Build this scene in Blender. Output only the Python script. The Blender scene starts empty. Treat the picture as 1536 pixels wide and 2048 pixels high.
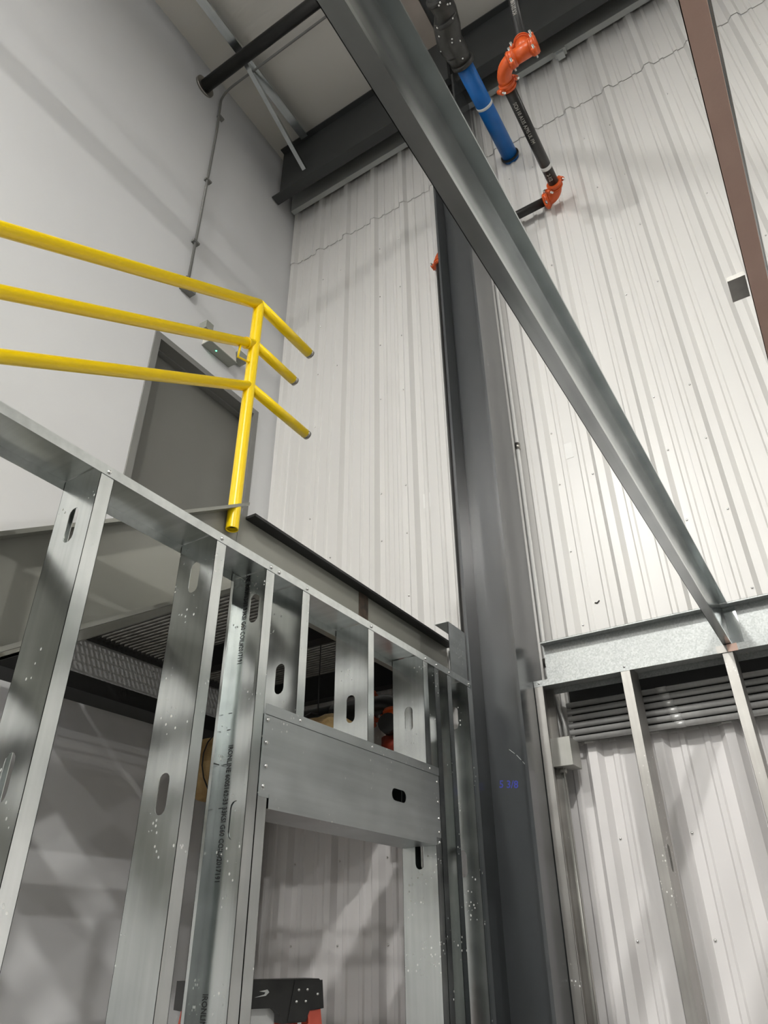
import bpy, bmesh, math, random
from mathutils import Vector, Matrix, noise
random.seed(7)
H = 1.6            # eye height: builders take z measured from the eye, H is added on creation
S = bpy.context.scene
COL = S.collection

# ------------------------------------------------------------------ camera
yaw, pit, rol, FPX = -0.560698, 0.553155, -0.008942, 1426.18
cy, sy, cp, sp = math.cos(yaw), math.sin(yaw), math.cos(pit), math.sin(pit)
F = Vector((sy*cp, cy*cp, sp)); r0 = Vector((cy, -sy, 0)); u0 = r0.cross(F)
R = math.cos(rol)*r0 + math.sin(rol)*u0
U = -math.sin(rol)*r0 + math.cos(rol)*u0
cd = bpy.data.cameras.new('camera'); cam = bpy.data.objects.new('camera', cd); COL.objects.link(cam)
cd.sensor_fit = 'HORIZONTAL'; cd.sensor_width = 36; cd.lens = FPX/1536*36
cd.clip_start = 0.05; cd.clip_end = 100
m = Matrix((R, U, -F)).transposed().to_4x4(); m.translation = (0, 0, H)
cam.matrix_world = m
S.camera = cam

# ------------------------------------------------------------------ world, lights, exposure
w = bpy.data.worlds.new('world'); S.world = w; w.use_nodes = True
w.node_tree.nodes['Background'].inputs[0].default_value = (0.6, 0.65, 0.7, 1)
w.node_tree.nodes['Background'].inputs[1].default_value = 0.05
S.view_settings.view_transform = 'Standard'; S.view_settings.look = 'None'
S.view_settings.gamma = 1; S.view_settings.use_curve_mapping = False
S.view_settings.exposure = -0.02
LAMPS = [  # x, y, z(eye), watts
    (-1.9, -4.4, 6.5, 470), (-1.6, -10.0, 6.5, 380),
    (2.6, -4.6, 6.5, 560), (3.6, -10.0, 6.5, 300),
    (9.2, -0.4, 6.5, 430), (8.8, -7.0, 6.5, 260)]
for i, (x, y, z, p) in enumerate(LAMPS):
    ld = bpy.data.lights.new('high_bay_light', 'AREA'); ld.shape = 'RECTANGLE'
    ld.size = 0.24; ld.size_y = 0.34; ld.energy = p; ld.color = (1.0, 0.985, 0.95)
    lo = bpy.data.objects.new('high_bay_light', ld); COL.objects.link(lo)
    lo.location = (x, y, z+H-0.012)
    ud = bpy.data.lights.new('ceiling_fill_light', 'AREA'); ud.shape = 'RECTANGLE'; ud.size = 0.3; ud.size_y = 0.5; ud.energy = p*0.8; ud.color = ld.color  # upward fill light added at each lamp to brighten the ceiling
    uo = bpy.data.objects.new('ceiling_fill_light', ud); COL.objects.link(uo); uo.location = (x, y, z+H+0.085); uo.rotation_euler = (math.pi, 0, 0)

# ------------------------------------------------------------------ helpers
class MB:
    def __init__(s): s.v = []; s.f = []; s.sm = []
    def add(s, vs, fs, smooth=False):
        n = len(s.v); s.v += [tuple(v) for v in vs]
        s.f += [tuple(i+n for i in f) for f in fs]; s.sm += [smooth]*len(fs); return s
    def box(s, x0, x1, y0, y1, z0, z1):
        if x0 > x1: x0, x1 = x1, x0
        if y0 > y1: y0, y1 = y1, y0
        if z0 > z1: z0, z1 = z1, z0
        v = [(x0,y0,z0),(x1,y0,z0),(x1,y1,z0),(x0,y1,z0),(x0,y0,z1),(x1,y0,z1),(x1,y1,z1),(x0,y1,z1)]
        return s.add(v, [(3,2,1,0),(4,5,6,7),(0,1,5,4),(1,2,6,5),(2,3,7,6),(3,0,4,7)])
    def prism(s, poly, axis, a0, a1, fn=None):
        """closed 2-D polygon (convex or not, given ccw or cw) extruded along an axis"""
        n = len(poly); vs = []
        for a in (a0, a1):
            for p, q in poly:
                v = {'X': (a, p, q), 'Y': (p, a, q), 'Z': (p, q, a)}[axis]
                vs.append(fn(v) if fn else v)
        fs = [(i, (i+1) % n, n+(i+1) % n, n+i) for i in range(n)]
        fs += [tuple(range(n-1, -1, -1)), tuple(range(n, 2*n))]
        return s.add(vs, fs)
    def sheet(s, line, t, axis, a0, a1, fn=None):
        """open 2-D polyline given a thickness t to its left, extruded"""
        P = [Vector(p) for p in line]; off = []
        for i, p in enumerate(P):
            ns = []
            if i > 0: d = (P[i]-P[i-1]).normalized(); ns.append(Vector((-d.y, d.x)))
            if i < len(P)-1: d = (P[i+1]-P[i]).normalized(); ns.append(Vector((-d.y, d.x)))
            nn = sum(ns, Vector((0, 0))); nn.normalize(); k = max(0.3, nn.dot(ns[0]))
            off.append(p + nn*(t/k))
        n = len(P)
        for i in range(n-1):
            s.prism([tuple(P[i]), tuple(P[i+1]), tuple(off[i+1]), tuple(off[i])], axis, a0, a1, fn)
        return s
    def tube(s, pts, r, seg=14, cap=True, rs=None):
        P = [Vector(p) for p in pts]; n = len(P); rings = []
        t = (P[1]-P[0]).normalized(); a = t.orthogonal().normalized()
        for i in range(n):
            if i == 0: tt = P[1]-P[0]
            elif i == n-1: tt = P[-1]-P[-2]
            else: tt = (P[i+1]-P[i]).normalized() + (P[i]-P[i-1]).normalized()
            tt.normalize(); a = (a - tt*a.dot(tt)).normalized(); b = tt.cross(a)
            k = 1.0
            if 0 < i < n-1: k = 1/max(0.5, (P[i+1]-P[i]).normalized().dot(tt))
            rr = (rs[i] if rs else r)
            rings.append([P[i] + (a*math.cos(q) + b*math.sin(q))*rr for q in [2*math.pi*j/seg for j in range(seg)]])
        vs = [v for g in rings for v in g]; base = len(s.v)
        fs = [(i*seg+j, i*seg+(j+1) % seg, (i+1)*seg+(j+1) % seg, (i+1)*seg+j) for i in range(n-1) for j in range(seg)]
        s.add(vs, fs, True)
        if cap:
            s.f += [tuple(base+j for j in range(seg-1, -1, -1)), tuple(base+(n-1)*seg+j for j in range(seg))]
            s.sm += [False, False]
        return s
    def ring(s, c, d, r, w, seg=16, r_in=None):
        c = Vector(c); d = Vector(d).normalized()
        if r_in is None: return s.tube([c-d*w/2, c+d*w/2], r, seg)
        a = d.orthogonal().normalized(); b = d.cross(a); vs = []
        for (rr, h) in ((r, -1), (r, 1), (r_in, 1), (r_in, -1)):
            vs += [c + d*h*w/2 + (a*math.cos(q)+b*math.sin(q))*rr for q in [2*math.pi*j/seg for j in range(seg)]]
        fs = []
        for k in range(4):
            for j in range(seg):
                fs.append((k*seg+j, k*seg+(j+1) % seg, ((k+1) % 4)*seg+(j+1) % seg, ((k+1) % 4)*seg+j))
        return s.add(vs, fs, True)
    def dome(s, c, d, r, h=None, seg=10):
        c = Vector(c); d = Vector(d).normalized(); a = d.orthogonal().normalized(); b = d.cross(a); h = h or r
        vs = []; fs = []
        for k in range(3):
            q = k*math.pi/6; vs += [c + d*h*math.sin(q) + (a*math.cos(2*math.pi*j/seg)+b*math.sin(2*math.pi*j/seg))*r*math.cos(q) for j in range(seg)]
        vs.append(c+d*h)
        for k in range(2):
            for j in range(seg): fs.append((k*seg+j, k*seg+(j+1) % seg, (k+1)*seg+(j+1) % seg, (k+1)*seg+j))
        for j in range(seg): fs.append((2*seg+j, 2*seg+(j+1) % seg, 3*seg))
        return s.add(vs, fs, True)
    def plate(s, outer, holes, axis, a0, a1):
        """2-D plate with holes, extruded from a0 to a1 along axis"""
        bm = bmesh.new()
        mk = {'X': lambda p: (a0, p[0], p[1]), 'Y': lambda p: (p[0], a0, p[1]), 'Z': lambda p: (p[0], p[1], a0)}[axis]
        es = []
        for loop in [outer]+holes:
            vv = [bm.verts.new(mk(p)) for p in loop]
            es += [bm.edges.new((vv[i], vv[(i+1) % len(vv)])) for i in range(len(vv))]
        res = bmesh.ops.triangle_fill(bm, edges=es, use_beauty=True)
        fs = [g for g in res['geom'] if isinstance(g, bmesh.types.BMFace)]
        ex = bmesh.ops.extrude_face_region(bm, geom=fs)
        d = {'X': (a1-a0, 0, 0), 'Y': (0, a1-a0, 0), 'Z': (0, 0, a1-a0)}[axis]
        bmesh.ops.translate(bm, vec=d, verts=[g for g in ex['geom'] if isinstance(g, bmesh.types.BMVert)])
        bmesh.ops.recalc_face_normals(bm, faces=bm.faces)
        bm.verts.index_update()
        s.add([v.co[:] for v in bm.verts], [tuple(v.index for v in f.verts) for f in bm.faces]); bm.free()
        return s
    def build(s, name, mat, parent=None, fix=True, org=None):
        vs = [Vector((v[0], v[1], v[2]+H)) for v in s.v]
        lo = Vector([min(v[i] for v in vs) for i in range(3)]); hi = Vector([max(v[i] for v in vs) for i in range(3)])
        o = Vector(((lo.x+hi.x)/2, (lo.y+hi.y)/2, lo.z)) if org is None else Vector(org)
        me = bpy.data.meshes.new(name); me.from_pydata([v-o for v in vs], [], s.f); me.update()
        me.polygons.foreach_set('use_smooth', s.sm)
        if fix:
            bm = bmesh.new(); bm.from_mesh(me); bmesh.ops.recalc_face_normals(bm, faces=bm.faces); bm.to_mesh(me); bm.free()
        me.materials.append(mat)
        ob = bpy.data.objects.new(name, me); COL.objects.link(ob)
        WP[ob.name] = o
        if parent is not None: ob.parent = parent; ob.location = o - WP[parent.name]
        else: ob.location = o
        return ob
WP = {}
def tag(o, label, cat, group=None):
    o['label'] = label; o['category'] = cat
    if group: o['group'] = group
    return o
def thing(name, label, cat, loc, group=None):
    o = bpy.data.objects.new(name, None); COL.objects.link(o); o.empty_display_size = 0.1
    o.location = (loc[0], loc[1], loc[2]+H); WP[o.name] = Vector(o.location)
    return tag(o, label, cat, group)
def structure(o): o['kind'] = 'structure'; return o
def dup(o, parent, dloc):
    c = o.copy(); COL.objects.link(c); wp = WP[o.name]+Vector(dloc); WP[c.name] = wp
    c.parent = parent; c.location = wp - WP[parent.name]; return c
def obround(cx, cz, w, h, n=6):
    """vertical slot outline in a 2-D plane"""
    r = w/2; p = []
    for i in range(n+1): q = math.pi*i/n; p.append((cx+r*math.cos(q), cz+h/2-r+r*math.sin(q)))
    for i in range(n+1): q = math.pi+math.pi*i/n; p.append((cx+r*math.cos(q), cz-h/2+r+r*math.sin(q)))
    return p
def lettering(name, text, size, mat, parent, origin, xdir, ydir, depth=0.0003, sx=1.0):
    """flat printed letters: converted to a mesh lying in the plane of xdir, ydir at origin (eye coordinates)"""
    cu = bpy.data.curves.new('print', 'FONT'); cu.body = text; cu.size = size; cu.extrude = depth; cu.resolution_u = 2; cu.offset = size*.012
    t = bpy.data.objects.new('print', cu); COL.objects.link(t)
    bpy.context.view_layer.update()
    dg = bpy.context.evaluated_depsgraph_get(); me = bpy.data.meshes.new_from_object(t.evaluated_get(dg))
    bpy.data.objects.remove(t); bpy.data.curves.remove(cu)
    x = Vector(xdir).normalized(); y = Vector(ydir).normalized(); z = x.cross(y)
    for v in me.vertices: v.co = x*v.co.x*sx + y*v.co.y + z*v.co.z
    me.materials.clear(); me.materials.append(mat)
    ob = bpy.data.objects.new(name, me); COL.objects.link(ob)
    o = Vector((origin[0], origin[1], origin[2]+H)); WP[ob.name] = o
    ob.parent = parent; ob.location = o - WP[parent.name]
    return ob

# ------------------------------------------------------------------ materials
def mat(name, col, rough=0.5, metal=0.0, spec=0.5):
    m = bpy.data.materials.new(name); m.use_nodes = True; b = m.node_tree.nodes['Principled BSDF']
    b.inputs['Base Color'].default_value = (*col, 1); b.inputs['Roughness'].default_value = rough
    b.inputs['Metallic'].default_value = metal; b.inputs['Specular IOR Level'].default_value = spec
    return m
def N(m, t, **k):
    n = m.node_tree.nodes.new(t)
    for a, v in k.items():
        if a in n.inputs: n.inputs[a].default_value = v
        else: setattr(n, a, v)
    return n
def L(m, a, b): m.node_tree.links.new(a, b)
def B(m): return m.node_tree.nodes['Principled BSDF']
def coords(m, scale=(1, 1, 1)):
    g = N(m, 'ShaderNodeNewGeometry'); mp = N(m, 'ShaderNodeMapping'); mp.inputs['Scale'].default_value = scale
    L(m, g.outputs['Position'], mp.inputs['Vector']); return mp.outputs['Vector']
def ramp(m, src, stops):
    r = N(m, 'ShaderNodeValToRGB'); e = r.color_ramp.elements
    e[0].position, e[0].color = stops[0][0], (*stops[0][1], 1)
    e[1].position, e[1].color = stops[1][0], (*stops[1][1], 1)
    for p, c in stops[2:]: q = e.new(p); q.color = (*c, 1)
    L(m, src, r.inputs[0]); return r.outputs[0]
def bump(m, h, strength, dist=0.002, normal=None):
    b = N(m, 'ShaderNodeBump', Strength=strength, Distance=dist); L(m, h, b.inputs['Height'])
    L(m, b.outputs[0], B(m).inputs['Normal']); return b
def galv(name, c0, c1, rough=(0.26, 0.42), stretch=(60, 60, 2.0), splatter=0.0, wave=0.25, spangle=0, metal=1.0):
    m = mat(name, c1, 0.3, metal); v = coords(m, stretch)
    n = N(m, 'ShaderNodeTexNoise', Scale=1.0, Detail=3.0); L(m, v, n.inputs['Vector'])
    n2 = N(m, 'ShaderNodeTexNoise', Scale=7.0, Detail=2.0); L(m, coords(m), n2.inputs['Vector'])
    mx = N(m, 'ShaderNodeMix', data_type='RGBA'); mx.inputs[0].default_value = .5
    col = ramp(m, n.outputs['Fac'], [(0.3, c0), (0.7, c1)])
    col2 = ramp(m, n2.outputs['Fac'], [(0.35, c0), (0.65, c1)])
    L(m, col, mx.inputs[6]); L(m, col2, mx.inputs[7]); c = mx.outputs[2]
    if spangle:
        vo = N(m, 'ShaderNodeTexVoronoi', Scale=float(spangle)); L(m, coords(m), vo.inputs['Vector'])
        sc = ramp(m, vo.outputs['Color'], [(0.0, tuple(x*.72 for x in c1)), (1.0, tuple(min(1, x*1.2) for x in c1))])
        mx2 = N(m, 'ShaderNodeMix', data_type='RGBA'); mx2.inputs[0].default_value = .75
        L(m, c, mx2.inputs[6]); L(m, sc, mx2.inputs[7]); c = mx2.outputs[2]
    ra = N(m, 'ShaderNodeMapRange'); ra.inputs['To Min'].default_value = rough[0]; ra.inputs['To Max'].default_value = rough[1]
    L(m, n2.outputs['Fac'], ra.inputs['Value']); rr = ra.outputs[0]
    if splatter:
        vv = N(m, 'ShaderNodeTexVoronoi', Scale=70.0); L(m, coords(m, (1, 1, .8)), vv.inputs['Vector'])
        dots = ramp(m, vv.outputs['Distance'], [(0.16, (1, 1, 1)), (0.24, (0, 0, 0))])
        nz = N(m, 'ShaderNodeTexNoise', Scale=9.0, Detail=3.0); L(m, coords(m), nz.inputs['Vector'])
        area = ramp(m, nz.outputs['Fac'], [(0.62-splatter, (0, 0, 0)), (0.68-splatter, (1, 1, 1))])
        mu = N(m, 'ShaderNodeMath', operation='MULTIPLY'); L(m, dots, mu.inputs[0]); L(m, area, mu.inputs[1])
        m3 = N(m, 'ShaderNodeMix', data_type='RGBA'); L(m, mu.outputs[0], m3.inputs[0]); L(m, c, m3.inputs[6]); m3.inputs[7].default_value = (.8, .8, .77, 1)
        c = m3.outputs[2]
        sb = N(m, 'ShaderNodeMath', operation='SUBTRACT'); sb.inputs[0].default_value = 1.0; L(m, mu.outputs[0], sb.inputs[1]); L(m, sb.outputs[0], B(m).inputs['Metallic'])
        ad = N(m, 'ShaderNodeMath', operation='MAXIMUM'); L(m, mu.outputs[0], ad.inputs[0]); L(m, rr, ad.inputs[1]); rr = ad.outputs[0]
    L(m, c, B(m).inputs['Base Color']); L(m, rr, B(m).inputs['Roughness'])
    bump(m, n2.outputs['Fac'], wave, 0.004)
    return m
def painted(name, c0, c1, rough=0.5, scale=3.0, bumpy=0.05, spec=0.5, stretch=(1, 1, 1), fine=0):
    m = mat(name, c1, rough, 0, spec); n = N(m, 'ShaderNodeTexNoise', Scale=scale, Detail=5.0); L(m, coords(m, stretch), n.inputs['Vector'])
    L(m, ramp(m, n.outputs['Fac'], [(0.3, c0), (0.7, c1)]), B(m).inputs['Base Color'])
    n2 = N(m, 'ShaderNodeTexNoise', Scale=fine or scale*30, Detail=2.0); L(m, coords(m), n2.inputs['Vector'])
    bump(m, n2.outputs['Fac'], bumpy, 0.001)
    return m
M = {
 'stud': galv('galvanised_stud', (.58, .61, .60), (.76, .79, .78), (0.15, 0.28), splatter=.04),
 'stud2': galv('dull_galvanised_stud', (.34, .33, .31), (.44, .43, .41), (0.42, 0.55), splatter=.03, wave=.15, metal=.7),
 'track': galv('galvanised_track', (.60, .63, .62), (.80, .83, .82), (0.24, 0.38), (2, 40, 40)),
 'header': galv('galvanised_header', (.44, .47, .47), (.58, .61, .61), (0.38, 0.52), (2, 2, 40), splatter=.03, wave=.1),
 'rim': galv('galvanised_spangle', (.38, .40, .39), (.47, .49, .485), (0.45, 0.58), (3, 3, 3), spangle=150, wave=.12, metal=.55),
 'joist': galv('galvanised_joist', (.48, .51, .51), (.64, .67, .67), (0.17, 0.27), (60, 2, 60), wave=.15),
 'brown': painted('brown_reflection_tint', (.66, .44, .36), (.78, .55, .46), .55, 5, .3),  # warm reflection on the joist underside, painted in as a brown base colour
 'conduit': galv('galvanised_conduit', (.50, .50, .49), (.60, .60, .59), (0.30, 0.40), wave=.05, metal=.35),
 'box': galv('galvanised_box', (.40, .40, .37), (.48, .48, .45), (0.4, 0.5), wave=.05, metal=.5),
 'steel': mat('bare_steel', (.42, .40, .37), .35, 1.0),
 'screw': mat('zinc_screw', (.82, .82, .80), .22, 1.0),
 'wall': painted('white_drywall', (.71, .715, .72), (.75, .755, .76), .7, 1.2, .04, .3),
 'liner': painted('white_liner_panel', (.66, .65, .63), (.72, .71, .69), .34, 1.5, .02, .5, (1, 1, .2)),
 'liner2': painted('white_liner_panel_lower', (.77, .75, .745), (.81, .79, .785), .36, 1.5, .02, .5, (1, 1, .2)),
 'farwall': painted('grey_far_wall', (.20, .205, .21), (.25, .255, .26), .7, 1.2, .04, .3),
 'ceil': None,
 'floor': painted('concrete_floor', (.06, .058, .055), (.09, .087, .082), .45, 1.5, .1),
 'dark': painted('dark_grey_primer', (.036, .040, .043), (.048, .052, .055), .22, 2.0, .05, .8, (1, 1, .3)),
 'dark2': painted('rafter_dark_primer', (.040, .043, .043), (.052, .055, .055), .5, 2.0, .05, .4),
 'olive': painted('olive_grey_steel_paint', (.23, .23, .20), (.27, .27, .24), .38, 2.5, .05, .5),
 'black': mat('black_steel', (.012, .012, .012), .45),
 'blackpipe': painted('black_pipe_paint', (.010, .010, .010), (.020, .020, .018), .35, 8, .1),
 'yellow': mat('yellow_safety_paint', (1.0, .70, .001), .3),
 'orange': painted('orange_fitting_paint', (.60, .085, .012), (.70, .115, .02), .33, 12, .05),
 'blue': painted('blue_pipe_paint', (.004, .115, .40), (.006, .15, .50), .4, 6, .08),
 'rubber': painted('black_wrapped_insulation', (.028, .028, .026), (.05, .05, .046), .38, 18, .5, .5, (1, 1, 1), 60),
 'white': mat('white_band', (.78, .78, .76), .5),
 'ink': mat('black_ink', (.02, .02, .022), .6),
 'inkgrey': mat('faded_white_print', (.40, .39, .36), .7),
 'blueink': mat('blue_marker_ink', (.02, .03, .30), .6),
 'door': painted('grey_door_paint', (.155, .155, .14), (.175, .175, .16), .42, 2, .04),
 'frame': painted('grey_door_frame_paint', (.20, .20, .19), (.22, .22, .21), .42, 2, .04),
 'plastic': mat('off_white_plastic', (.62, .60, .54), .4),
 'lens': mat('grey_plastic_lens', (.30, .31, .27), .25),
 'burn': painted('scorched_weld_steel', (.02, .016, .013), (.09, .06, .04), .6, 25, .5),
 'ladder': painted('red_orange_fibreglass', (.60, .085, .05), (.68, .12, .075), .45, 8, .1),
 'ladderplastic': painted('black_ladder_plastic', (.012, .012, .012), (.02, .02, .018), .4, 20, .1),
 'alu': mat('ladder_aluminium', (.72, .73, .72), .42, 0.6),
 'trim': painted('galvanised_trim', (.52, .54, .53), (.58, .60, .59), .45, 3, .05),
 'grate': painted('dark_grating_steel', (.07, .068, .06), (.11, .105, .095), .45, 20, .1),
 'strut': painted('warm_grey_purlin', (.36, .32, .28), (.42, .37, .33), .5, 4, .05),
 'valve': mat('dark_red_valve_paint', (.22, .025, .012), .4),
}
def emis(name, col, st):
    m = mat(name, col, .4); B(m).inputs['Emission Color'].default_value = (*col, 1); B(m).inputs['Emission Strength'].default_value = st; return m
M['led'] = emis('green_led', (.1, 1, .45), 6)
M['lamp'] = emis('lamp_diffuser', (1, .98, .94), 6)
# wrinkled vinyl roof insulation
mc = mat('roof_insulation_vinyl', (.70, .68, .63), .5)
nz = N(mc, 'ShaderNodeTexNoise', Scale=1.0, Detail=3.0, Distortion=.6); L(mc, coords(mc, (2.0, 7, 1)), nz.inputs['Vector'])
nz2 = N(mc, 'ShaderNodeTexNoise', Scale=1.3, Detail=2.0); L(mc, coords(mc), nz2.inputs['Vector'])
mu = N(mc, 'ShaderNodeMath', operation='MULTIPLY'); L(mc, nz.outputs['Fac'], mu.inputs[0])
L(mc, ramp(mc, nz2.outputs['Fac'], [(0.45, (.1, .1, .1)), (0.7, (1, 1, 1))]), mu.inputs[1]); bump(mc, mu.outputs[0], .3, .04)
M['ceil'] = mc
mk = mat('kraft_paper', (.50, .33, .13), .6)
nz = N(mk, 'ShaderNodeTexNoise', Scale=9.0, Detail=4.0); L(mk, coords(mk), nz.inputs['Vector'])
L(mk, ramp(mk, nz.outputs['Fac'], [(0.3, (.36, .22, .08)), (0.7, (.62, .44, .20))]), B(mk).inputs['Base Color']); bump(mk, nz.outputs['Fac'], .7, .03)
M['kraft'] = mk

# ------------------------------------------------------------------ large structure
XA, YB, YL, ZC, ZF = -3.2, 3.44, 3.475, 7.05, -H
XR, YN = 12.0, -14.0
DY0, DY1, DZ0, DZ1 = 2.15, 3.212, 1.459, 3.672
wl = MB()
wl.box(XA-.15, XA, YN, DY0+.03, ZF, ZC+.3); wl.box(XA-.15, XA, DY1-.03, YB+.2, ZF, ZC+.3)
wl.box(XA-.15, XA, DY0+.03, DY1-.03, DZ1-.03, ZC+.3); wl.box(XA-.15, XA, DY0+.03, DY1-.03, ZF, DZ0)
structure(wl.build('wall_left', M['wall']))
structure(MB().box(XA-.15, XR+.15, YN-.15, YB+.3, ZF-.2, ZF).build('floor', M['floor']))
structure(MB().box(XR, XR+.15, YN, YB+.2, ZF, ZC+.3).build('wall_right', M['farwall']))
structure(MB().box(XA-.15, XR+.15, YN-.15, YN, ZF, ZC+.3).build('wall_front', M['farwall']))
# roof insulation, sagging a little between purlins
cb = MB(); nx, ny = 60, 60
vs = []; fs = []
for j in range(ny+1):
    for i in range(nx+1):
        x = XA-.1 + (XR-XA+.2)*i/nx; y = YN + (YB+.15-YN)*j/ny
        vs.append((x, y, ZC - .03*abs(math.sin((x+2.8)*math.pi/1.5)) + .012*noise.noise((x*2, y*2, 0))))
for j in range(ny):
    for i in range(nx): k = j*(nx+1)+i; fs.append((k, k+1, k+nx+2, k+nx+1))
cb.add(vs, fs, True); ce = structure(cb.build('ceiling', M['ceil'], fix=False))
structure(MB().box(XA-.15, XR+.15, YN-.15, YB+.3, ZC+.06, ZC+.3).build('trim_1', M['wall']))   # roof deck above the insulation

# ribbed liner wall: panels of three ribs, two tiers above the lap and a set-back lower tier
PITCH, RX0 = 0.305, -1.015
def profile(x):
    """height of the rib profile at x"""
    u = ((x-RX0)/PITCH) % 1.0; d = min(u, 1-u)*PITCH
    if d < .020: return .032
    if d < .044: return .032*(1-(d-.020)/.024)
    for c in (1/3, 2/3):
        e = abs(u-c)*PITCH
        if e < .010: return .008
        if e < .018: return .008*(1-(e-.010)/.008)
    return 0.0
def breaks(x0, x1):
    s = {x0, x1}; k0 = int((x0-RX0)/PITCH)-2; k1 = int((x1-RX0)/PITCH)+2
    for k in range(k0, k1+1):
        for o in (-.044, -.020, .020, .044): s.add(RX0+k*PITCH+o)
        for c in (1/3, 2/3):
            for o in (-.018, -.010, .010, .018): s.add(RX0+(k+c)*PITCH+o)
    return sorted(x for x in s if x0-1e-9 <= x <= x1+1e-9)
def panel(parent, x0, x1, z0, z1, yb, m):
    xs = breaks(x0, x1); b = MB()
    line = [(x, yb-profile(x)) for x in xs]; t = 0.0012
    n = len(line); vs = [(x, y, z) for z in (z0, z1) for x, y in line] + [(x, y+t, z) for z in (z0, z1) for x, y in line]
    fs = []
    for i in range(n-1):
        fs.append((i, i+1, n+i+1, n+i)); fs.append((2*n+i+1, 2*n+i, 3*n+i, 3*n+i+1))
        fs.append((i+1, i, 2*n+i, 2*n+i+1)); fs.append((n+i, n+i+1, 3*n+i+1, 3*n+i))
    fs += [(0, n, 3*n, 2*n), (n-1, 3*n-1, 4*n-1, 2*n-1)]
    b.add(vs, fs); return b.build('wall_panel', m, parent, fix=False)
wb = structure(MB().box(XA-.15, XR+.15, YL+.03, YL+.15, ZF, ZC+.3).build('wall_back', M['wall']))
x = RX0 - PITCH*.5 - PITCH*3*3
ZLAP, ZLOW = 5.62, 0.83
while x < XR:
    a, b_ = max(x, XA+.002), min(x+3*PITCH, XR-.002)
    if b_-a > .02:
        panel(wb, a, b_-.0008, ZLOW, ZLAP+.05, YB, M['liner'])
        panel(wb, a, b_-.0008, ZLAP, 6.9, YB-.006, M['liner'])
        panel(wb, a, b_-.0008, ZF+.01, ZLOW+.25, YL, M['liner2'])
    x += 3*PITCH
sc = MB()
for k in range(-7, 12):
    xx = RX0+k*PITCH
    for zz in (-.35, .03, .42): sc.dome((xx+.055, YL-.0005, zz), (0, -1, 0), .007, .006, 8)
    for zz in (1.42, 1.85, 2.29, 2.66, 3.5, 4.05, 4.6, 5.2, 5.9, 6.3):
        if k % 3 != 1 or zz in (2.29, 4.05, 5.2): sc.dome((xx-.055 if k % 2 else xx+.055, YB-.0005, zz), (0, -1, 0), .007, .006, 8)
o = sc.build('panel_screws', M['screw'], wb); o['kind'] = 'stuff'
MB().box(-.914, -.852, YB-.0018, YB-.0006, 2.444, 2.552).build('paper_patch', M['white'], wb)
MB().box(-1.857, -1.807, YB-.0018, YB-.0006, 2.430, 2.540).build('paper_patch', M['white'], wb)
MB().tube([(-.88, YB-.002, 1.525), (-.868, YB-.004, 1.521), (-.855, YB-.002, 1.532)], .0035, 6).build('scuff_mark', M['black'], wb)
# rake trim above the wall panels
structure(MB().sheet([(3.35, 6.72), (3.35, 6.37), (3.40, 6.37)], .004, 'X', XA+.02, XR-.02).build('trim_2', M['trim']))
gc = tag(MB().box(-.40, -.30, 3.34, 3.40, 6.33, 6.37).box(-.38, -.32, 3.345, 3.40, 6.29, 6.33).build('girt_clip', M['trim']), 'small grey clip under the wall top trim, right of the orange tee', 'bracket')
# door in the left wall at the platform
dr = MB().box(XA-.155, XA-.115, DY0+.05, DY1-.05, DZ0+.005, DZ1-.05).build('door_1', M['door']); structure(dr)
fr = MB()
for (a, b_) in ((DY0, DY0+.05), (DY1-.05, DY1)):
    fr.box(XA-.15, XA+.012, a, b_, DZ0, DZ1)
fr.box(XA-.15, XA+.012, DY0+.05, DY1-.05, DZ1-.05, DZ1)
fr.box(XA-.115, XA-.075, DY0+.05, DY0+.066, DZ0, DZ1-.05); fr.box(XA-.115, XA-.075, DY1-.066, DY1-.05, DZ0, DZ1-.05); fr.box(XA-.115, XA-.075, DY0+.05, DY1-.05, DZ1-.066, DZ1-.05)
fr.build('door_frame', M['frame'], dr)
hd = MB().ring((XA-.105, DY1-.12, 2.40), (1, 0, 0), .03, .02).tube([(XA-.1, DY1-.12, 2.40), (XA-.055, DY1-.12, 2.40), (XA-.055, DY1-.24, 2.40)], .009)
hd.build('door_handle', M['steel'], dr)

# ------------------------------------------------------------------ steel building frame
def ibeam(b, axis, c, cz, w, h, tf, tw, a0, a1):
    """I-section; c centre across, cz centre in height"""
    for (p, q, r_, s_) in ((c-w/2, c+w/2, cz-h/2, cz-h/2+tf), (c-w/2, c+w/2, cz+h/2-tf, cz+h/2), (c-tw/2, c+tw/2, cz-h/2+tf, cz+h/2-tf)):
        if axis == 'X': b.box(a0, a1, p, q, r_, s_)
        else: b.box(p, q, a0, a1, r_, s_)
rf = thing('roof_rafter', 'dark grey steel rafter running under the roof along the ribbed wall', 'beam', (2, 3.12, 6.27))
wbm = MB().box(-3.13, 11.9, 3.113, 3.127, 6.285, 7.0); wbm.build('web', M['dark2'], rf)
MB().box(-3.19, 11.9, 3.075, 3.175, 6.27, 6.285).build('flange', M['dark2'], rf)
MB().box(-3.13, 11.9, 3.06, 3.18, 6.985, 7.0).build('flange', M['dark2'], rf)
co = thing('steel_column', 'tall dark grey I section steel column in front of the ribbed wall', 'column', (-1.294, 3.15, ZF))
MB().box(-1.42, -1.405, 3.0, 3.31, ZF, 6.27).build('flange', M['dark'], co)
fl = MB().box(-1.183, -1.168, 3.0, 3.31, ZF, 6.27).build('flange', M['dark'], co)
web = MB().box(-1.405, -1.183, 3.13, 3.142, ZF, 6.27).build('web', M['dark'], co)
MB().box(-1.46, -1.13, 2.97, 3.34, ZF, ZF+.02).build('base_plate', M['dark'], co)
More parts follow.
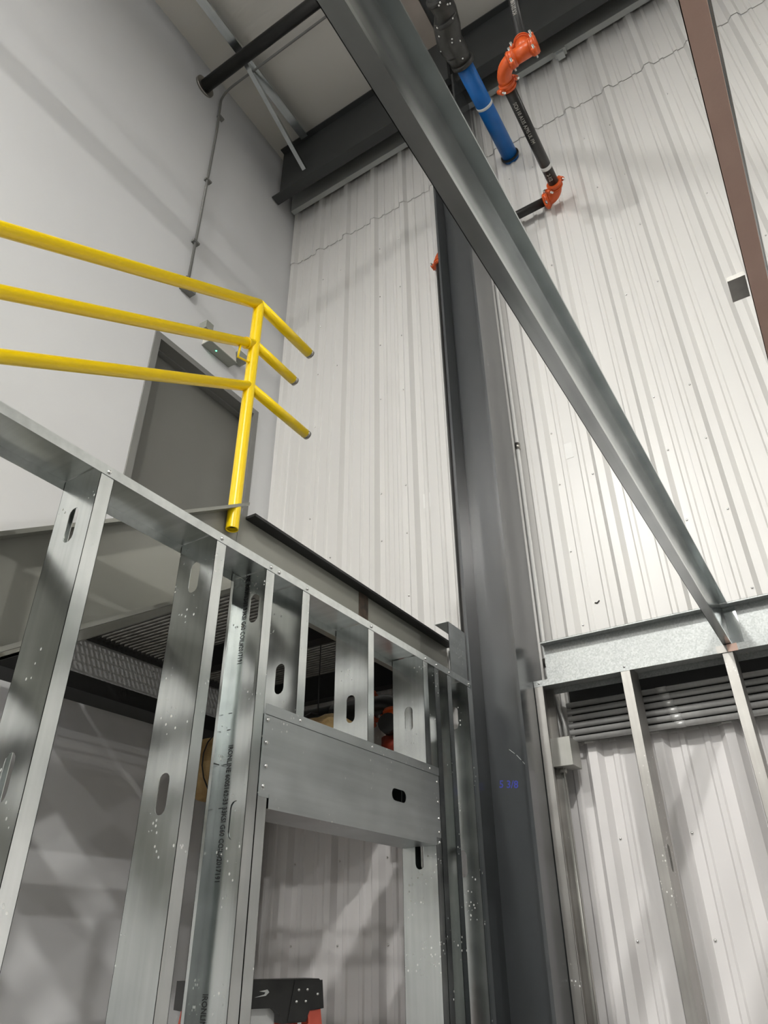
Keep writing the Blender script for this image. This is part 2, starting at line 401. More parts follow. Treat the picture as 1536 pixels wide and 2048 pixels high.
lettering('marker_note', '5 3/8', .045, M['blueink'], co, (-1.368, 3.1295, .625), (1, 0, -.12), (0.12, 0, 1), .0002)
b = MB()
SP = [(-1.302, .784), (-1.269, .755), (-1.243, .723), (-1.225, .699), (-1.225, .661)]
for (xa, za), (xb, zb) in zip(SP, SP[1:]): b.tube([(xa, 3.1297, za), (xb-(xb-xa)*.25, 3.1297, zb-(zb-za)*.25)], .0011, 5)
o = b.build('scratch_marks', M['trim'], co); o['kind'] = 'stuff'
sl = thing('roof_purlin', 'grey roof purlin with flange brace left of the black pipe end', 'beam', (-2.79, 0, 6.85))
def purlin(parent, x0, x1, z0, z1, y0, y1, m, lip=.02):
    b = MB(); b.sheet([(x1, z0+lip), (x1, z0), (x0, z0), (x0, z1), (x0-(x1-x0), z1)], .004, 'Y', y0, y1); return b.build('purlin_section', m, parent)
purlin(sl, -2.825, -2.755, 6.86, 7.02, -8, 3.03, M['joist'])
fb = MB().sheet([(0, 0), (.04, 0), (.04, .04)], .004, 'Y', 0, 1)
P0, P1 = Vector((-2.83, 2.12, 6.87)), Vector((-2.845, 3.10, 6.45)); d = P1-P0
vs = []
ax = Vector((1, 0, 0)); up = ax.cross(d.normalized())
vs = [tuple(P0 + d*v[1] + ax*v[0] + up*v[2]) for v in fb.v]
fb.v = vs; fb.build('flange_brace', M['joist'], sl)
s2 = thing('eave_strut', 'roof purlin with brownish underside meeting the column top', 'beam', (-1.29, 0, 6.85))
purlin(s2, -1.36, -1.245, 6.85, 7.02, -8, 3.03, M['strut'])
MB().box(-1.235, -1.16, -8, 3.03, 6.86, 6.99).build('dark_backing_channel', M['dark2'], s2)
MB().box(-1.42, -1.2, 2.98, 3.035, 6.2, 6.85).build('connection_plate', M['dark2'], s2)

# ------------------------------------------------------------------ left framed partition
XF, XBk = -1.417, -1.569
T = .0012
LW = thing('steel_stud_partition', 'galvanised steel stud partition with a boxed header opening, left of the dark column', 'stud wall', (-1.49, 1.0, ZF))
ZT, ZFl = 1.086, 1.058
def ctrack(b, x0, x1, zw, zf, y0, y1):       # web at zw, flanges to zf
    b.box(x0, x1, y0, y1, zw, zw+T*(1 if zw > zf else -1)); b.box(x1-T, x1, y0, y1, zf, zw); b.box(x0, x0+T, y0, y1, zf, zw); return b
tt = ctrack(MB(), XBk-.002, XF+.002, ZT, ZFl, -1.5, 3.02).build('top_track', M['track'], LW)
ctrack(MB(), XBk-.002, XF+.002, ZF+.001, ZF+.03, -1.5, 1.62).build('bottom_track', M['track'], LW)
ctrack(MB(), XBk-.002, XF+.002, ZF+.001, ZF+.03, 2.61, 3.02).build('bottom_track', M['track'], LW)
lettering('printed_lettering', '600T125-33 33KSI G60', .018, M['ink'], tt, (XF-.030, .10, ZT-.0016), (0, 1, 0), (1, 0, 0), .0002)
def stud(parent, yw, side, z0, z1, slots, name='stud', mt='stud', x0=XBk, x1=XF, fl=.041, lip=.012):
    """C-stud of the left wall: web at y=yw, flanges toward side*Y"""
    b = MB(); t = T*side
    b.plate([(x0, z0), (x1, z0), (x1, z1), (x0, z1)], [obround((x0+x1)/2, s, .038, .102) for s in slots if z0+.06 < s < z1-.06], 'Y', yw, yw+t)
    b.box(x1-T, x1, yw, yw+fl*side, z0, z1); b.box(x0, x0+T, yw, yw+fl*side, z0, z1)
    b.box(x1-lip, x1, yw+(fl-T)*side, yw+fl*side, z0, z1); b.box(x0, x0+lip, yw+(fl-T)*side, yw+fl*side, z0, z1)
    return b.build(name, M[mt], parent)
s1 = stud(LW, .889, 1, ZF+.005, ZT-.003, [.925-.61*k for k in range(0, 5)])
s2_ = stud(LW, 1.312, 1, ZF+.005, ZT-.003, [.955-.61*k for k in range(0, 5)])
king = stud(LW, 1.581, -1, ZF+.005, ZT-.003, [.955, .316, -.3, -.9])
for zz in (.525, 1.135, -.085):
    txt = 'IRONLINE 600S162-33 33KSI G60 COIL#2017191'
    lettering('printed_lettering', txt, .0255, M['ink'], king, (-1.5415, 1.581-T-.0003, zz), (0, 0, -1), (1, 0, 0), .0002, .685)
mk_ = MB()
for zz in (.62, .57, .47, .35): mk_.box(-1.556, -1.542, 1.581-T-.0006, 1.581-T, zz, zz+.002)
mk_.box(-1.568, -1.5675, 1.545, 1.575, .47, .473); mk_.build('pencil_mark', M['ink'], king)
jl = stud(LW, 1.583, 1, ZF+.005, .602, [-.3, -.9])
jr = stud(LW, 2.611, 1, ZF+.005, .602, [.316, -.3, -.9])
kr = stud(LW, 2.654, 1, ZF+.005, ZT-.003, [.9, .316, -.3])
for yw in (1.729, 2.135, 2.556): stud(LW, yw, 1, .604, ZT-.003, [.76 if yw < 2.3 else .82])
stud(LW, 2.772, 1, ZF+.005, ZT-.003, [.92, .31, -.3])
stud(LW, 2.975, 1, ZF+.005, ZT-.003, [.92, .312, -.3])
for yw in (.48, .07, -.34): stud(LW, yw, 1, ZF+.005, ZT-.003, [.92-.61*k for k in range(0, 5)])
# boxed header
b = MB(); hole = [(2.34+(q-.482), .482+(p-2.34)) for p, q in obround(2.34, .482, .042, .10)]
b.plate([(1.586, .372), (2.648, .372), (2.648, .600), (1.586, .600)], [hole], 'X', XF+.0005, XF+.0005+T)
b.box(XBk, XBk+T, 1.626, 2.609, .345, .600)
hb = b.build('header_face', M['header'], LW)
ctrack(MB(), XBk-.003, XF+.004, .602, .632, 1.586, 2.648).build('cripple_track', M['header'], LW)
ctrack(MB(), XBk-.003, XF+.0035, .345, .382, 1.628, 2.607).build('header_track', M['header'], LW)
# flat galvanised upturn on the track beside the column
b = MB().box(XF-.004, XF-.0025, 2.82, 2.992, ZT+.001, 1.33); b.box(XF-.075, XF-.0025, 2.82, 2.992, 1.3285, 1.33); b.box(XF-.004, XF-.0025, 2.82, 2.822, ZT, 1.33)
b.build('upturned_plate', M['header'], LW)
# screws
b0 = MB().dome((XF+.0032, .91, ZT-.017), (1, 0, 0), .0062, .0045, 10); scr0 = b0.build('screw', M['screw'], LW)
spots = [(1.33, ZT-.016), (1.56, ZT-.015), (1.60, ZT-.017), (1.75, ZT-.016), (2.155, ZT-.015), (2.575, ZT-.016), (2.673, ZT-.015), (2.79, ZT-.016), (2.985, ZT-.016), (.50, ZT-.016),
         (1.60, .585), (1.60, .52), (1.606, .455), (1.60, .40), (1.75, .617), (2.16, .617), (2.575, .617), (2.63, .575), (2.63, .50), (2.632, .44), (2.63, .39), (2.63, .355)]
for (yy, zz) in spots:
    dup(scr0, LW, (.0, yy-.91, zz-(ZT-.017)))

# ------------------------------------------------------------------ right framed partition with rim
RW = thing('steel_stud_partition', 'galvanised steel stud partition against the ribbed wall, right of the column', 'stud wall', (0, 3.25, ZF))
YF, YK = 3.18, 3.332
b = MB(); b.box(-1.166, 2.2, YF, YK, 1.088, 1.0892); b.box(-1.166, 2.2, YF-.001, YF, 1.060, 1.0892); b.box(-1.166, 2.2, YK, YK+.001, 1.060, 1.0892)
b.build('top_track', M['rim'], RW)
b = MB(); b.box(-1.166, 2.2, YF, YK, ZF+.001, ZF+.002); b.box(-1.166, 2.2, YF-.001, YF, ZF+.001, ZF+.03); b.build('bottom_track', M['track'], RW)
b = MB().box(-1.115, 2.2, 3.236, 3.238, 1.091, 1.2745); b.box(-1.115, 2.2, 3.18, 3.238, 1.2733, 1.2745); b.box(-1.115, 2.2, 3.18, 3.1812, 1.268, 1.2745); b.box(-1.115, 2.2, 3.225, 3.238, 1.0905, 1.0917)
b.build('rim_track', M['rim'], RW)
def rstud(xr, side, slots):
    """stud of the right wall: web in the plane x=xr, flanges toward side*X"""
    b = MB(); z0, z1 = ZF+.005, 1.086; fl = .041*side
    b.plate([(YF+.0015, z0), (YK, z0), (YK, z1), (YF+.0015, z1)], [obround((YF+YK)/2, s, .038, .102) for s in slots], 'X', xr, xr+T*side)
    b.box(xr, xr+fl, YF+.0005, YF+.0005+T, z0, z1); b.box(xr, xr+fl, YK-T, YK, z0, z1)
    b.box(xr+fl-T*side, xr+fl, YF+.0005, YF+.0125, z0, z1); b.box(xr+fl-T*side, xr+fl, YK-.012, YK, z0, z1)
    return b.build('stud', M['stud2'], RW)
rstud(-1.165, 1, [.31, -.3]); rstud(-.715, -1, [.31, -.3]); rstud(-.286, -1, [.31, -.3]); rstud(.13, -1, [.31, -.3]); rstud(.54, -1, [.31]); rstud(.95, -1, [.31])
b0 = MB().dome((-1.14, YF-.0012, 1.075), (0, -1, 0), .006, .0045, 10); scr1 = b0.build('screw', M['screw'], RW)
for xx in (-.735, .11): dup(scr1, RW, (xx+1.14, 0, .004))
b = MB().box(-.345, -.305, YF-.004, YF-.0012, 1.058, 1.09); b.build('splice_plate', M['stud2'], RW)
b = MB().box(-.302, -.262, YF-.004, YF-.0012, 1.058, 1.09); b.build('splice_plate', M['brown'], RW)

# overhead joists
def joist(x0, label, ms):
    j = thing('ceiling_joist', label, 'joist', (x0, 0, 1.09), 'overhead ceiling joists')
    lean = .0275
    fn = lambda v: (v[0] + lean*(v[2]-1.092)/.1815, v[1], v[2])
    b = MB(); b.sheet([(x0, 1.092), (x0, 1.2735)], -.0014, 'Y', -3.0, 3.233, fn); b.build('web', M[ms[0]], j)
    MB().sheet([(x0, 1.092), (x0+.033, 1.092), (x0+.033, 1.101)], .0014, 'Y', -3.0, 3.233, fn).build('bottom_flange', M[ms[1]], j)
    MB().sheet([(x0, 1.2735), (x0+.033, 1.2735), (x0+.033, 1.2685)], -.0014, 'Y', -3.0, 3.178, fn).build('top_flange', M[ms[0]], j)
    return j
j1 = joist(-.3146, 'long bare galvanised joist crossing overhead in front of the dark column', ('joist', 'joist'))
MB().box(-.285, -.235, 3.231, 3.2355, 1.10, 1.268).build('clip_angle', M['joist'], j1)
j2 = joist(.098, 'joist with brown reflection painted on its underside crossing overhead at the right edge', ('joist', 'brown'))
# bracket on the second joist
b = MB(); b.box(.066, .0985, 1.187, 1.248, 1.128, 1.131); b.box(.066, .0985, 1.185, 1.187, 1.128, 1.139)
br = b.build('clip_bracket', M['stud2'], j2)

# ------------------------------------------------------------------ platform, stair, railing
PF = thing('steel_platform', 'olive grey steel platform with bar grating floor below the grey door', 'platform', (-2.45, 2.6, 1.15))
XW, XT = -1.73, -1.68
b = MB().box(XW-.008, XW, 1.70, 3.405, 1.15, 1.459); b.box(XW, XT, 1.70, 3.405, 1.15, 1.162)
b.build('edge_beam', M['olive'], PF)
MB().box(XW, XT, 1.735, 3.405, 1.447, 1.459).build('edge_beam_flange', M['black'], PF)
MB().box(XW+.0005, XW+.004, 2.525, 2.60, 1.17, 1.447).build('weld_seam', M['burn'], PF)
MB().box(-3.19, XW-.008, 1.75, 1.758, 1.15, 1.43).build('cross_beam', M['olive'], PF)
MB().box(-3.0, XW-.008, 2.62, 2.69, 1.31, 1.428).build('cross_beam', M['black'], PF)
MB().box(-3.19, XW-.008, 3.33, 3.40, 1.28, 1.428).build('cross_beam', M['black'], PF)
MB().box(-3.12, -2.95, 1.2, 3.40, 1.055, 1.13).build('wall_side_beam', M['black'], PF)
MB().box(-3.10, -3.0, 3.28, 3.38, ZF, 1.055).build('post', M['olive'], PF)
MB().box(-3.19, -3.182, 1.758, 3.40, 1.40, 1.459).build('wall_angle', M['black'], PF)
g = MB(); yy = 1.775
while yy < 3.40:
    g.box(-3.18, XW-.008, yy-.0022, yy+.0022, 1.431, 1.458); yy += .0302
xx = -3.10
while xx < XW-.02:
    g.box(xx-.003, xx+.003, 1.76, 3.40, 1.448, 1.456); xx += .1016
o = g.build('bar_grating', M['grate'], PF); o['kind'] = 'stuff'
# second, diamond pattern piece hung underneath at the far end
ST = thing('steel_stair', 'olive grey steel stair descending from the platform toward the viewer', 'stair', (-2.2, -.7, ZF))
sl_ = .633
def stringer(xw, xt):
    b = MB()
    y1, z1 = 1.698, 1.489; y0 = y1-(z1-ZF)/sl_ ; hz = .355
    q = lambda y: z1-(y1-y)*sl_
    yb = y0 + hz/sl_
    b.prism([(y0, ZF), (yb, ZF), (y1, q(y1)-hz), (y1, q(y1))], 'X', xw-.008, xw)
    a, c = min(xw, xt), max(xw, xt)
    ft = .014
    b.prism([(y0, ZF), (y0+.03, ZF), (y1, q(y1)-ft), (y1, q(y1))], 'X', a, c)
    b.prism([(yb-.03, ZF), (yb, ZF), (y1, q(y1)-hz), (y1, q(y1)-hz+ft)], 'X', a, c)
    return b.build('stringer', M['olive'], ST)
stringer(XW, XT); stringer(-2.70, -2.75)
tread = None
for k in range(1, 17):
    zt = 1.459 - k*.18; yt = 1.948 - k*.18/sl_
    if zt < ZF+.1: break
    if tread is None:
        b = MB()
        for i in range(9): b.box(-2.695, XW-.01, yt-.245+i*.0302, yt-.2406+i*.0302, zt-.027, zt)
        for i in range(9): b.box(-2.65+i*.11, -2.644+i*.11, yt-.245, yt, zt-.01, zt-.002)
        b.box(-2.695, XW-.01, yt-.25, yt-.215, zt-.004, zt+.001); b.box(-2.699, -2.695, yt-.25, yt, zt-.05, zt); b.box(XW-.0105, XW-.0081, yt-.25, yt, zt-.05, zt)
        tread = b.build('tread', M['grate'], ST); tz, ty = zt, yt
    else: dup(tread, ST, (0, yt-ty, zt-tz))
RG = thing('yellow_handrail', 'glossy yellow pipe handrail with three rails at the stair head', 'railing', (-1.705, 1.645, 1.346))
XP, YP, RP = -1.705, 1.645, .0245
zr = (2.555, 2.30, 2.055); ends = (2.035, 1.935, 2.05); SLP = .632
post = MB().tube([(XP, YP, 1.35), (XP, YP, 2.555)], RP, 40, cap=False).ring((XP, YP, 1.352), (0, 0, 1), RP, .006, 20, RP-.004)
post.dome((XP, YP, 2.555), (0, 0, 1), RP, RP, 20)
post.build('post', M['yellow'], RG)
MB().ring((XP, YP, 1.37), (0, 0, 1), RP-.003, .004, 20).build('pipe_hollow_shade', M['black'], RG)  # black disc standing for the shade inside the open pipe end
for i, (z, ye) in enumerate(zip(zr, ends)):
    r_ = RP if i == 0 else RP-.002
    MB().tube([(XP, YP, z), (XP, ye-.018, z)], r_, 40).build('landing_rail', M['yellow'], RG)
    MB().tube([(XP, ye-.018, z), (XP, ye, z)], r_-.0006, 20).build('bare_pipe_end', M['steel'], RG)
    y2 = -2.6
    MB().tube([(XP, YP, z), (XP, y2, z-(YP-y2)*SLP)], r_, 40).build('stair_rail', M['yellow'], RG)
    d = Vector((0, -1, -SLP)).normalized()
    if i == 1: MB().ring(Vector((XP, YP, z))+d*.055, d, RP+.002, .012, 20).build('sleeve', M['yellow'], RG)
MB().tube([(XP, -2.6, 2.555-(YP+2.6)*SLP+.02), (XP, -2.6, ZF+.02)], RP, 16).build('post', M['yellow'], RG)
MB().tube([(XP+.005, YP-.085, 2.225), (XP+.005, YP-.09, 2.15), (XP+.005, YP-.015, 2.175)], .0055, 8).build('hook', M['yellow'], RG)

# ------------------------------------------------------------------ pipework
BP = thing('sprinkler_pipe', 'black sprinkler pipe with orange grooved fittings beside the blue pipe', 'pipe', (-.6, 2.9, 4.58))
PZ, PR = 4.615, .0365
def elbow(c, d0, d1, R_, r, n=8):
    """points of a quarter bend with corner c, coming along d0, leaving along d1"""
    c = Vector(c); d0 = Vector(d0); d1 = Vector(d1); a = c-d0*R_; o = a+d1*R_
    return [o - d1*R_*math.cos(q) + d0*R_*math.sin(q) for q in [math.pi/2*i/n for i in range(n+1)]]
def coupling(parent, c, d, r, w=.052):
    c = Vector(c); d = Vector(d).normalized()
    a = Vector((0, 0, 1)) if abs(d.z) < .5 else Vector((1, 0, 0))
    if abs(d.x) < .5 and abs(d.z) < .5: a = Vector((.8, 0, .6))
    b = MB().ring(c, d, r+.012, w, 18)
    b.ring(c-d*w*.28, d, r+.017, .009, 18); b.ring(c+d*w*.28, d, r+.017, .009, 18)
    for sgn in (-1, 1):
        p = c + a*sgn*(r+.025); q = d.cross(a)
        b.tube([p-q*.022, p+q*.022], .016, 8)
    o = b.build('coupling', M['orange'], parent)
    for sgn in (-1, 1):
        p = c + a*sgn*(r+.025); q = d.cross(a); MB().tube([p-q*.042, p+q*.042], .0075, 8).build('bolt', M['screw'], o)
    return o
MB().tube([(-.60, 2.46, PZ), (-.60, 3.27, PZ)], PR, 20).build('pipe_run', M['blackpipe'], BP)
MB().tube(elbow((-.60, 3.352, PZ), (0, 1, 0), (-1, 0, 0), .085, PR), PR+.008, 18).build('elbow_fitting', M['orange'], BP)
coupling(BP, (-.60, 3.267, PZ), (0, 1, 0), PR); coupling(BP, (-.69, 3.352, PZ), (-1, 0, 0), PR, .045)
MB().tube([(-.70, 3.352, PZ), (-1.49, 3.352, PZ)], PR-.004, 20).build('pipe_run', M['blackpipe'], BP)
MB().tube(elbow((-1.575, 3.352, PZ), (-1, 0, 0), (0, 0, -1), .085, PR), PR+.008, 18).build('elbow_fitting', M['orange'], BP)
coupling(BP, (-1.575, 3.352, PZ-.10), (0, 0, 1), PR-.004)
MB().tube([(-1.575, 3.352, PZ-.08), (-1.575, 3.352, ZF)], PR-.004, 18).build('riser', M['blackpipe'], BP)
MB().tube(elbow((-.60, 2.33, PZ), (0, -1, 0), (1, 0, 0), .10, PR), PR+.009, 18).build('elbow_fitting', M['orange'], BP)
coupling(BP, (-.60, 2.455, PZ), (0, 1, 0), PR); coupling(BP, (-.515, 2.33, PZ), (1, 0, 0), PR)
MB().tube([(-.50, 2.33, PZ), (-.37, 2.33, PZ)], PR+.010, 18).tube([(-.435, 2.33, PZ), (-.435, 2.33, PZ+.10)], PR+.010, 18).build('tee_fitting', M['orange'], BP)
coupling(BP, (-.435, 2.33, PZ+.105), (0, 0, 1), PR, .04); coupling(BP, (-.375, 2.33, PZ), (1, 0, 0), PR, .05)
MB().tube([(-.435, 2.33, PZ+.12), (-.435, 2.33, 6.98)], PR-.004, 18).build('pipe_run', M['blackpipe'], BP)
MB().ring((-.60, 3.10, PZ), (0, 1, 0), PR+.0015, .028, 20).build('white_band', M['white'], BP)
for (txt, yy) in (('SCH 10 A135 A795 UL FM', 2.56), ('2-1/2', 3.14)):
    lettering('printed_lettering', txt, .034, M['inkgrey'], BP, (-.615, yy, PZ-PR-.0008), (0, 1, 0), (1, 0, 0), .0006, .85)
lettering('printed_lettering', 'MIN 2-1/2 SCH', .036, M['inkgrey'], BP, (-.448, 2.33-PR+.0015, PZ+.60), (0, 0, -1), (1, 0, 0), .0006, .9)
BL = thing('blue_pipe', 'blue pipe with black wrapped offset elbows running into the ribbed wall', 'pipe', (-.9, 2.8, 5.37))
BZ, BR = 5.436, .062
MB().tube([(-.915, 2.56, BZ), (-.915, 3.46, BZ)], BR, 22).build('pipe_run', M['blue'], BL)
MB().tube([(-.868, -6, BZ+.02), (-.868, 2.10, BZ+.02)], BR, 22).build('pipe_run', M['blue'], BL)
b = MB().tube([(-.868, 2.07, BZ+.02), (-.868, 2.13, BZ+.02), (-.866, 2.22, BZ+.02), (-.90, 2.31, BZ+.01), (-.93, 2.40, BZ), (-.92, 2.50, BZ), (-.915, 2.58, BZ)], .07, 20, rs=[.068, .082, .078, .094, .092, .084, .07])
for (y_, x_) in ((2.12, -.868), (2.26, -.885), (2.47, -.925), (2.57, -.915)): b.ring((x_, y_, BZ), (0, 1, 0), .086, .03, 20)
wr = b.build('insulation_wrap', M['rubber'], BL)
b = MB()
for i in range(14):
    y_ = 2.1+.48*random.random(); q = -math.pi*(.15+.7*random.random()); x_ = -.868 - .06*min(1, max(0, (y_-2.15)/.25))
    b.dome((x_+.088*math.cos(q), y_, BZ+.088*math.sin(q)), (math.cos(q), 0, math.sin(q)), .007, .006, 8)
o = b.build('tape_pins', M['screw'], wr); o['kind'] = 'stuff'
MB().ring((-.915, 2.93, BZ), (0, 1, 0), BR+.002, .022, 22).build('white_band', M['white'], BL)
MB().ring((-.915, 3.405, BZ), (0, 1, 0), BR+.012, .014, 22).build('wall_sealant', M['black'], BL)
XP4 = thing('black_pipe', 'large black pipe under the roof ending in a flange on the left wall', 'pipe', (-2.4, 2.09, 6.6))
MB().tube([(XA, 2.09, 6.69), (-.2, 2.09, 6.69)], .057, 22).build('pipe_run', M['blackpipe'], XP4)
MB().ring((XA+.012, 2.09, 6.69), (1, 0, 0), .098, .02, 24).build('escutcheon', M['steel'], XP4)
CD = thing('conduit', 'thin grey conduit dropping down the left wall to a small box', 'conduit', (XA+.02, 2.32, 4.2))
pts = [(-1.45, 2.28, 6.86), (XA+.16, 2.28, 6.86)] + [tuple(p) for p in elbow((XA+.022, 2.28, 6.86), (-1, 0, 0), (0, 0, -1), .13, .01)] + [(XA+.022, 2.30, 6.3), (XA+.022, 2.315, 4.3)]
MB().tube(pts, .011, 10).build('conduit_tube', M['frame'], CD)
MB().box(XA, XA+.06, 2.265, 2.375, 4.20, 4.305).build('outlet_box', M['frame'], CD)
for zz in (4.75, 5.55, 6.5): MB().box(XA, XA+.036, 2.285, 2.345, zz, zz+.02).build('strap', M['frame'], CD)
# conduit behind the column with a junction box and six horizontal runs
JB = thing('junction_box', 'small galvanised junction box on the ribbed wall beside the column', 'box', (-1.135, 3.38, .73))
MB().box(-1.156, -1.062, 3.275, 3.40, .716, .838).build('box_body', M['box'], JB)
MB().box(-1.158, -1.060, 3.271, 3.275, .714, .840).build('box_cover', M['box'], JB)
MB().tube([(-1.135, 3.34, .71), (-1.135, 3.34, -1.0)], .0115, 12).ring((-1.135, 3.34, .706), (0, 0, 1), .018, .02, 12).build('connector', M['box'], JB)
VC = thing('conduit', 'slim vertical conduit running up the right edge of the dark column', 'conduit', (-1.168, 3.385, .86))
MB().tube([(-1.158, 3.385, .862), (-1.158, 3.385, 1.02), (-1.168, 3.398, 1.14), (-1.168, 3.398, 6.3)], .0118, 12).build('conduit_tube', M['white'], VC)
for zz in (1.245, 2.62): MB().ring((-1.168, 3.398, zz), (0, 0, 1), .017, .045, 12).build('coupling', M['steel'], VC)
for i in range(2):
    MB().tube([(-1.14+.028*i, 3.385, .862), (-1.14+.028*i, 3.385, .93), (-1.15+.022*i, 3.385, 1.0), (-1.15+.02*i, 3.37, 1.06)], .0112, 10).build('conduit_tube', M['conduit'], VC)
BB = structure(MB().box(-1.075, 2.2, 3.4057, 3.4072, .838, 1.30).build('conduit_backing', M['black']))  # black backing board added behind the level conduits to darken their gaps
for k in range(6):
    zz = 1.012-.0325*k
    names = ['topmost', 'second from the top', 'third from the top', 'fourth from the top', 'fifth from the top', 'lowest']
    c = thing('conduit', names[k]+' of six level conduits on the ribbed wall behind the right studs', 'conduit', (0, 3.392, zz-.012), 'level conduits behind the right studs')
    MB().tube([(-1.09 if k < 5 else -1.08, 3.392, zz), (2.2, 3.392, zz)], .0135, 14).build('conduit_tube', M['conduit'], c)
    MB().ring((-.64 + .01*k, 3.392, zz), (1, 0, 0), .0150, .045, 14).build('coupling', M['conduit'], c)

# ------------------------------------------------------------------ small things
EL = thing('emergency_light', 'white emergency light with green indicator above the grey door', 'light', (XA, 2.69, 3.87))
MB().prism([(XA, 3.872), (XA+.085, 3.872), (XA+.06, 4.02), (XA, 4.02)], 'Y', 2.56, 2.84).build('housing', M['plastic'], EL)
MB().box(XA+.002, XA+.09, 2.555, 2.845, 3.866, 3.873).build('base_cover', M['lens'], EL)
MB().dome((XA+.05, 2.66, 3.866), (0, 0, -1), .006, .005).build('indicator', M['led'], EL)
for (y0, y1, z0) in ((2.50, 2.57, 3.96), (2.86, 2.95, 3.95)):
    MB().box(XA+.01, XA+.085, y0, y1, z0, z0+.075).build('lamp_head', M['lens'], EL)
# fire riser with valve under the platform
FR = thing('valve_drop', 'black pipe drop with orange couplings and dark red valve under the platform', 'pipe', (-1.90, 3.14, .68))
MB().tube([(-1.90, 3.14, .68), (-1.90, 3.14, .80)], .057, 18).build('pipe_stub', M['blackpipe'], FR)
MB().tube([(-1.90, 3.14, .80), (-1.90, 3.14, .96)], .068, 18, rs=[.062, .062]).ring((-1.90, 3.14, .88), (0, 0, 1), .085, .08, 18).build('valve_body', M['valve'], FR)
coupling(FR, (-1.90, 3.14, 1.035), (0, 0, 1), .06, .06); coupling(FR, (-1.90, 3.14, .80), (0, 0, 1), .06, .06)
MB().tube([(-1.90, 3.14, 1.0)]+[tuple(p) for p in elbow((-1.90, 3.14, 1.10), (0, 0, 1), (-1, 0, 0), .08, .05)]+[(-2.3, 3.14, 1.10)], .057, 18).build('elbow_fitting', M['blackpipe'], FR)
coupling(FR, (-2.06, 3.14, 1.10), (-1, 0, 0), .06, .06)
MB().ring((-1.885, 3.03, .965), (.2, -1, .1), .05, .05, 16).build('handwheel', M['black'], FR)
MB().tube([(-2.3, 3.14, 1.10), (XA, 3.14, 1.10)], .057, 18).build('pipe_run', M['blackpipe'], FR)
# kraft paper wrapped roll hung under the platform
b = MB(); n1, n2 = 26, 20; vs = []; fs = []
for i in range(n1+1):
    x = -3.05+1.10*i/n1; t = abs(i/n1-.5)*2; rr = .15*(1-max(0, t-.8)*2.4)
    for j in range(n2):
        q = 2*math.pi*j/n2; k = 1+.22*noise.noise((x*4, math.cos(q)*1.5, math.sin(q)*1.5))+.10*noise.noise((x*14, math.cos(q)*4, math.sin(q)*4))
        vs.append((x, 2.86+rr*k*math.cos(q), .84+rr*k*1.05*math.sin(q)))
for i in range(n1):
    for j in range(n2): fs.append((i*n2+j, i*n2+(j+1) % n2, (i+1)*n2+(j+1) % n2, (i+1)*n2+j))
fs += [tuple(range(n2)), tuple(n1*n2+j for j in range(n2-1, -1, -1))]
b.add(vs, fs)
KR = thing('paper_roll', 'crumpled brown kraft paper roll slung below the grating platform', 'roll', (-2.5, 2.86, .68))
b.build('paper_wrap', M['kraft'], KR)
for xx in (-2.8, -2.2):
    MB().tube([(xx, 2.86+.17*math.cos(q), .85+.175*math.sin(q)) for q in [math.pi*2*k/18+math.pi/2 for k in range(19)]]+[(xx, 2.86, 1.43)], .004, 6).build('sling_cord', M['black'], KR)
# step ladder behind the opening
LD = thing('step_ladder', 'red orange fibreglass step ladder with black top cap behind the opening', 'ladder', (-1.95, 2.25, ZF))
c0 = Vector((-1.975, 2.19, 0)); ux = Vector((.47, .883, 0)).normalized(); uy = Vector((-ux.y, ux.x, 0))   # ux along the cap, uy away from the viewer
def ld(p, q, z): return tuple(c0 + ux*p + uy*q + Vector((0, 0, z)))
def lbox(b, p0, p1, q0, q1, z0, z1, taper=0):
    vs = [ld(p, q, z) for z in (z0, z1) for (p, q) in ((p0, q0), (p1, q0), (p1, q1), (p0, q1))]
    return b.add(vs, [(3, 2, 1, 0), (4, 5, 6, 7), (0, 1, 5, 4), (1, 2, 6, 5), (2, 3, 7, 6), (3, 0, 4, 7)])
def lpoly(b, poly, q0, q1):
    n = len(poly); vs = [ld(p, q, z) for q in (q0, q1) for p, z in poly]
    return b.add(vs, [(i, (i+1) % n, n+(i+1) % n, n+i) for i in range(n)]+[tuple(range(n-1, -1, -1)), tuple(range(n, 2*n))])
zt = -.078
cap = lpoly(MB(), [(-.18, zt), (.30, zt), (.315, zt-.015), (.322, zt-.088), (.305, zt-.09), (.27, zt-.093), (.255, zt-.125), (.17, zt-.128), (.155, zt-.10), (.13, zt-.082), (-.18, zt-.082)], 0, .12)
cp_ = cap.build('top_cap', M['ladderplastic'], LD)
b = lpoly(MB(), [(.205, zt-.004), (.312, zt-.004), (.318, zt-.086), (.268, zt-.09), (.252, zt-.122), (.185, zt-.122)], -.004, 0); b.build('cap_end_plate', M['ladderplastic'], cp_)
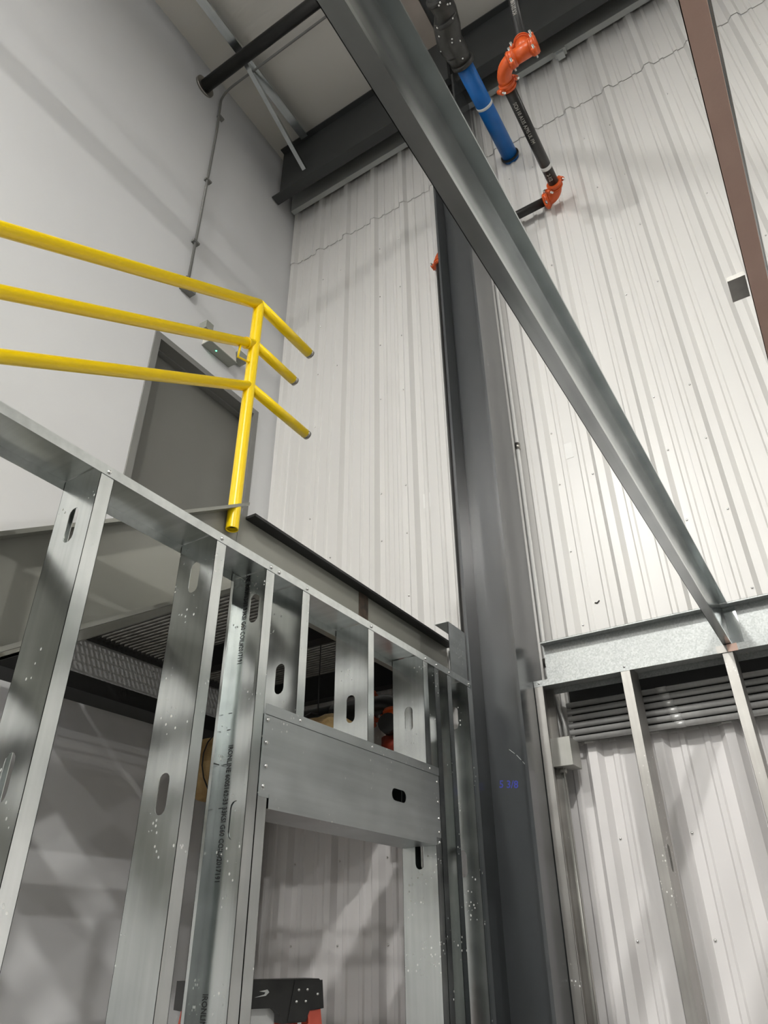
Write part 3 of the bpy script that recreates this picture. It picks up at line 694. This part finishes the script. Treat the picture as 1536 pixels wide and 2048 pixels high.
for (p, z) in ((.222, -.032), (.255, -.032), (.295, -.046), (.215, -.066), (.25, -.066)): MB().dome(ld(p, -.004, zt+z), -uy, .0055, .004, 8).build('rivet', M['screw'], cp_)
b = lpoly(MB(), [(.075, zt-.033), (.105, zt-.028), (.112, zt-.036), (.10, zt-.046), (.06, zt-.05), (.095, zt-.042), (.098, zt-.036)], -.0012, 0); b.build('moulded_emblem', M['trim'], cp_)
for (p0, p1) in ((.268, .312),):
    b = lpoly(MB(), [(p0, zt-.09), (p1, zt-.09), (p1+.23, ZF), (p0+.23, ZF)], .005, .03); b.build('front_rail', M['ladder'], LD)
    b = lpoly(MB(), [(p0-.01, zt-.09), (p0+.0, zt-.09), (p0+.23, ZF), (p0+.22, ZF)], -.002, .06); b.build('rail_flange', M['ladder'], LD)
b = lpoly(MB(), [(-.18, zt-.08), (-.14, zt-.08), (-.36, ZF), (-.40, ZF)], .005, .03); b.build('front_rail', M['ladder'], LD)
b = lpoly(MB(), [(.17, zt-.11), (.255, zt-.11), (.33, ZF), (.245, ZF)], .075, .10); b.build('rear_rail', M['ladder'], LD)
b = lpoly(MB(), [(-.05, zt-.06), (.12, zt-.06), (.15, zt-.10), (.155, zt-.5), (-.08, zt-.5)], .035, .045); b.build('spreader_panel', M['alu'], LD)
for k in range(4):
    z = ZF+.28+.30*k; e = .23*(1-(z-ZF)/(zt-ZF)); lbox(MB(), -.15-e*.95, .28+e, .0, .08, z, z+.025).build('step', M['alu'], LD)

# high-bay fixtures that carry the lamps
names = ['nearest pair, left', 'far pair, left', 'nearest pair, right', 'far pair, right', 'by the right wall', 'far right', 'above the viewer']
proto = None
for i, (x, y, z, p) in enumerate(LAMPS):
    f = thing('high_bay_fixture', 'white high bay lamp housing hanging under the roof, '+names[i], 'lamp', (x, y, z), 'high bay lamps')
    MB().box(x-.20, x+.20, y-.31, y+.31, z, z+.07).build('housing', M['white'], f)
    MB().tube([(x, y, z+.07), (x, y, ZC)], .006, 6).build('hanger', M['steel'], f)
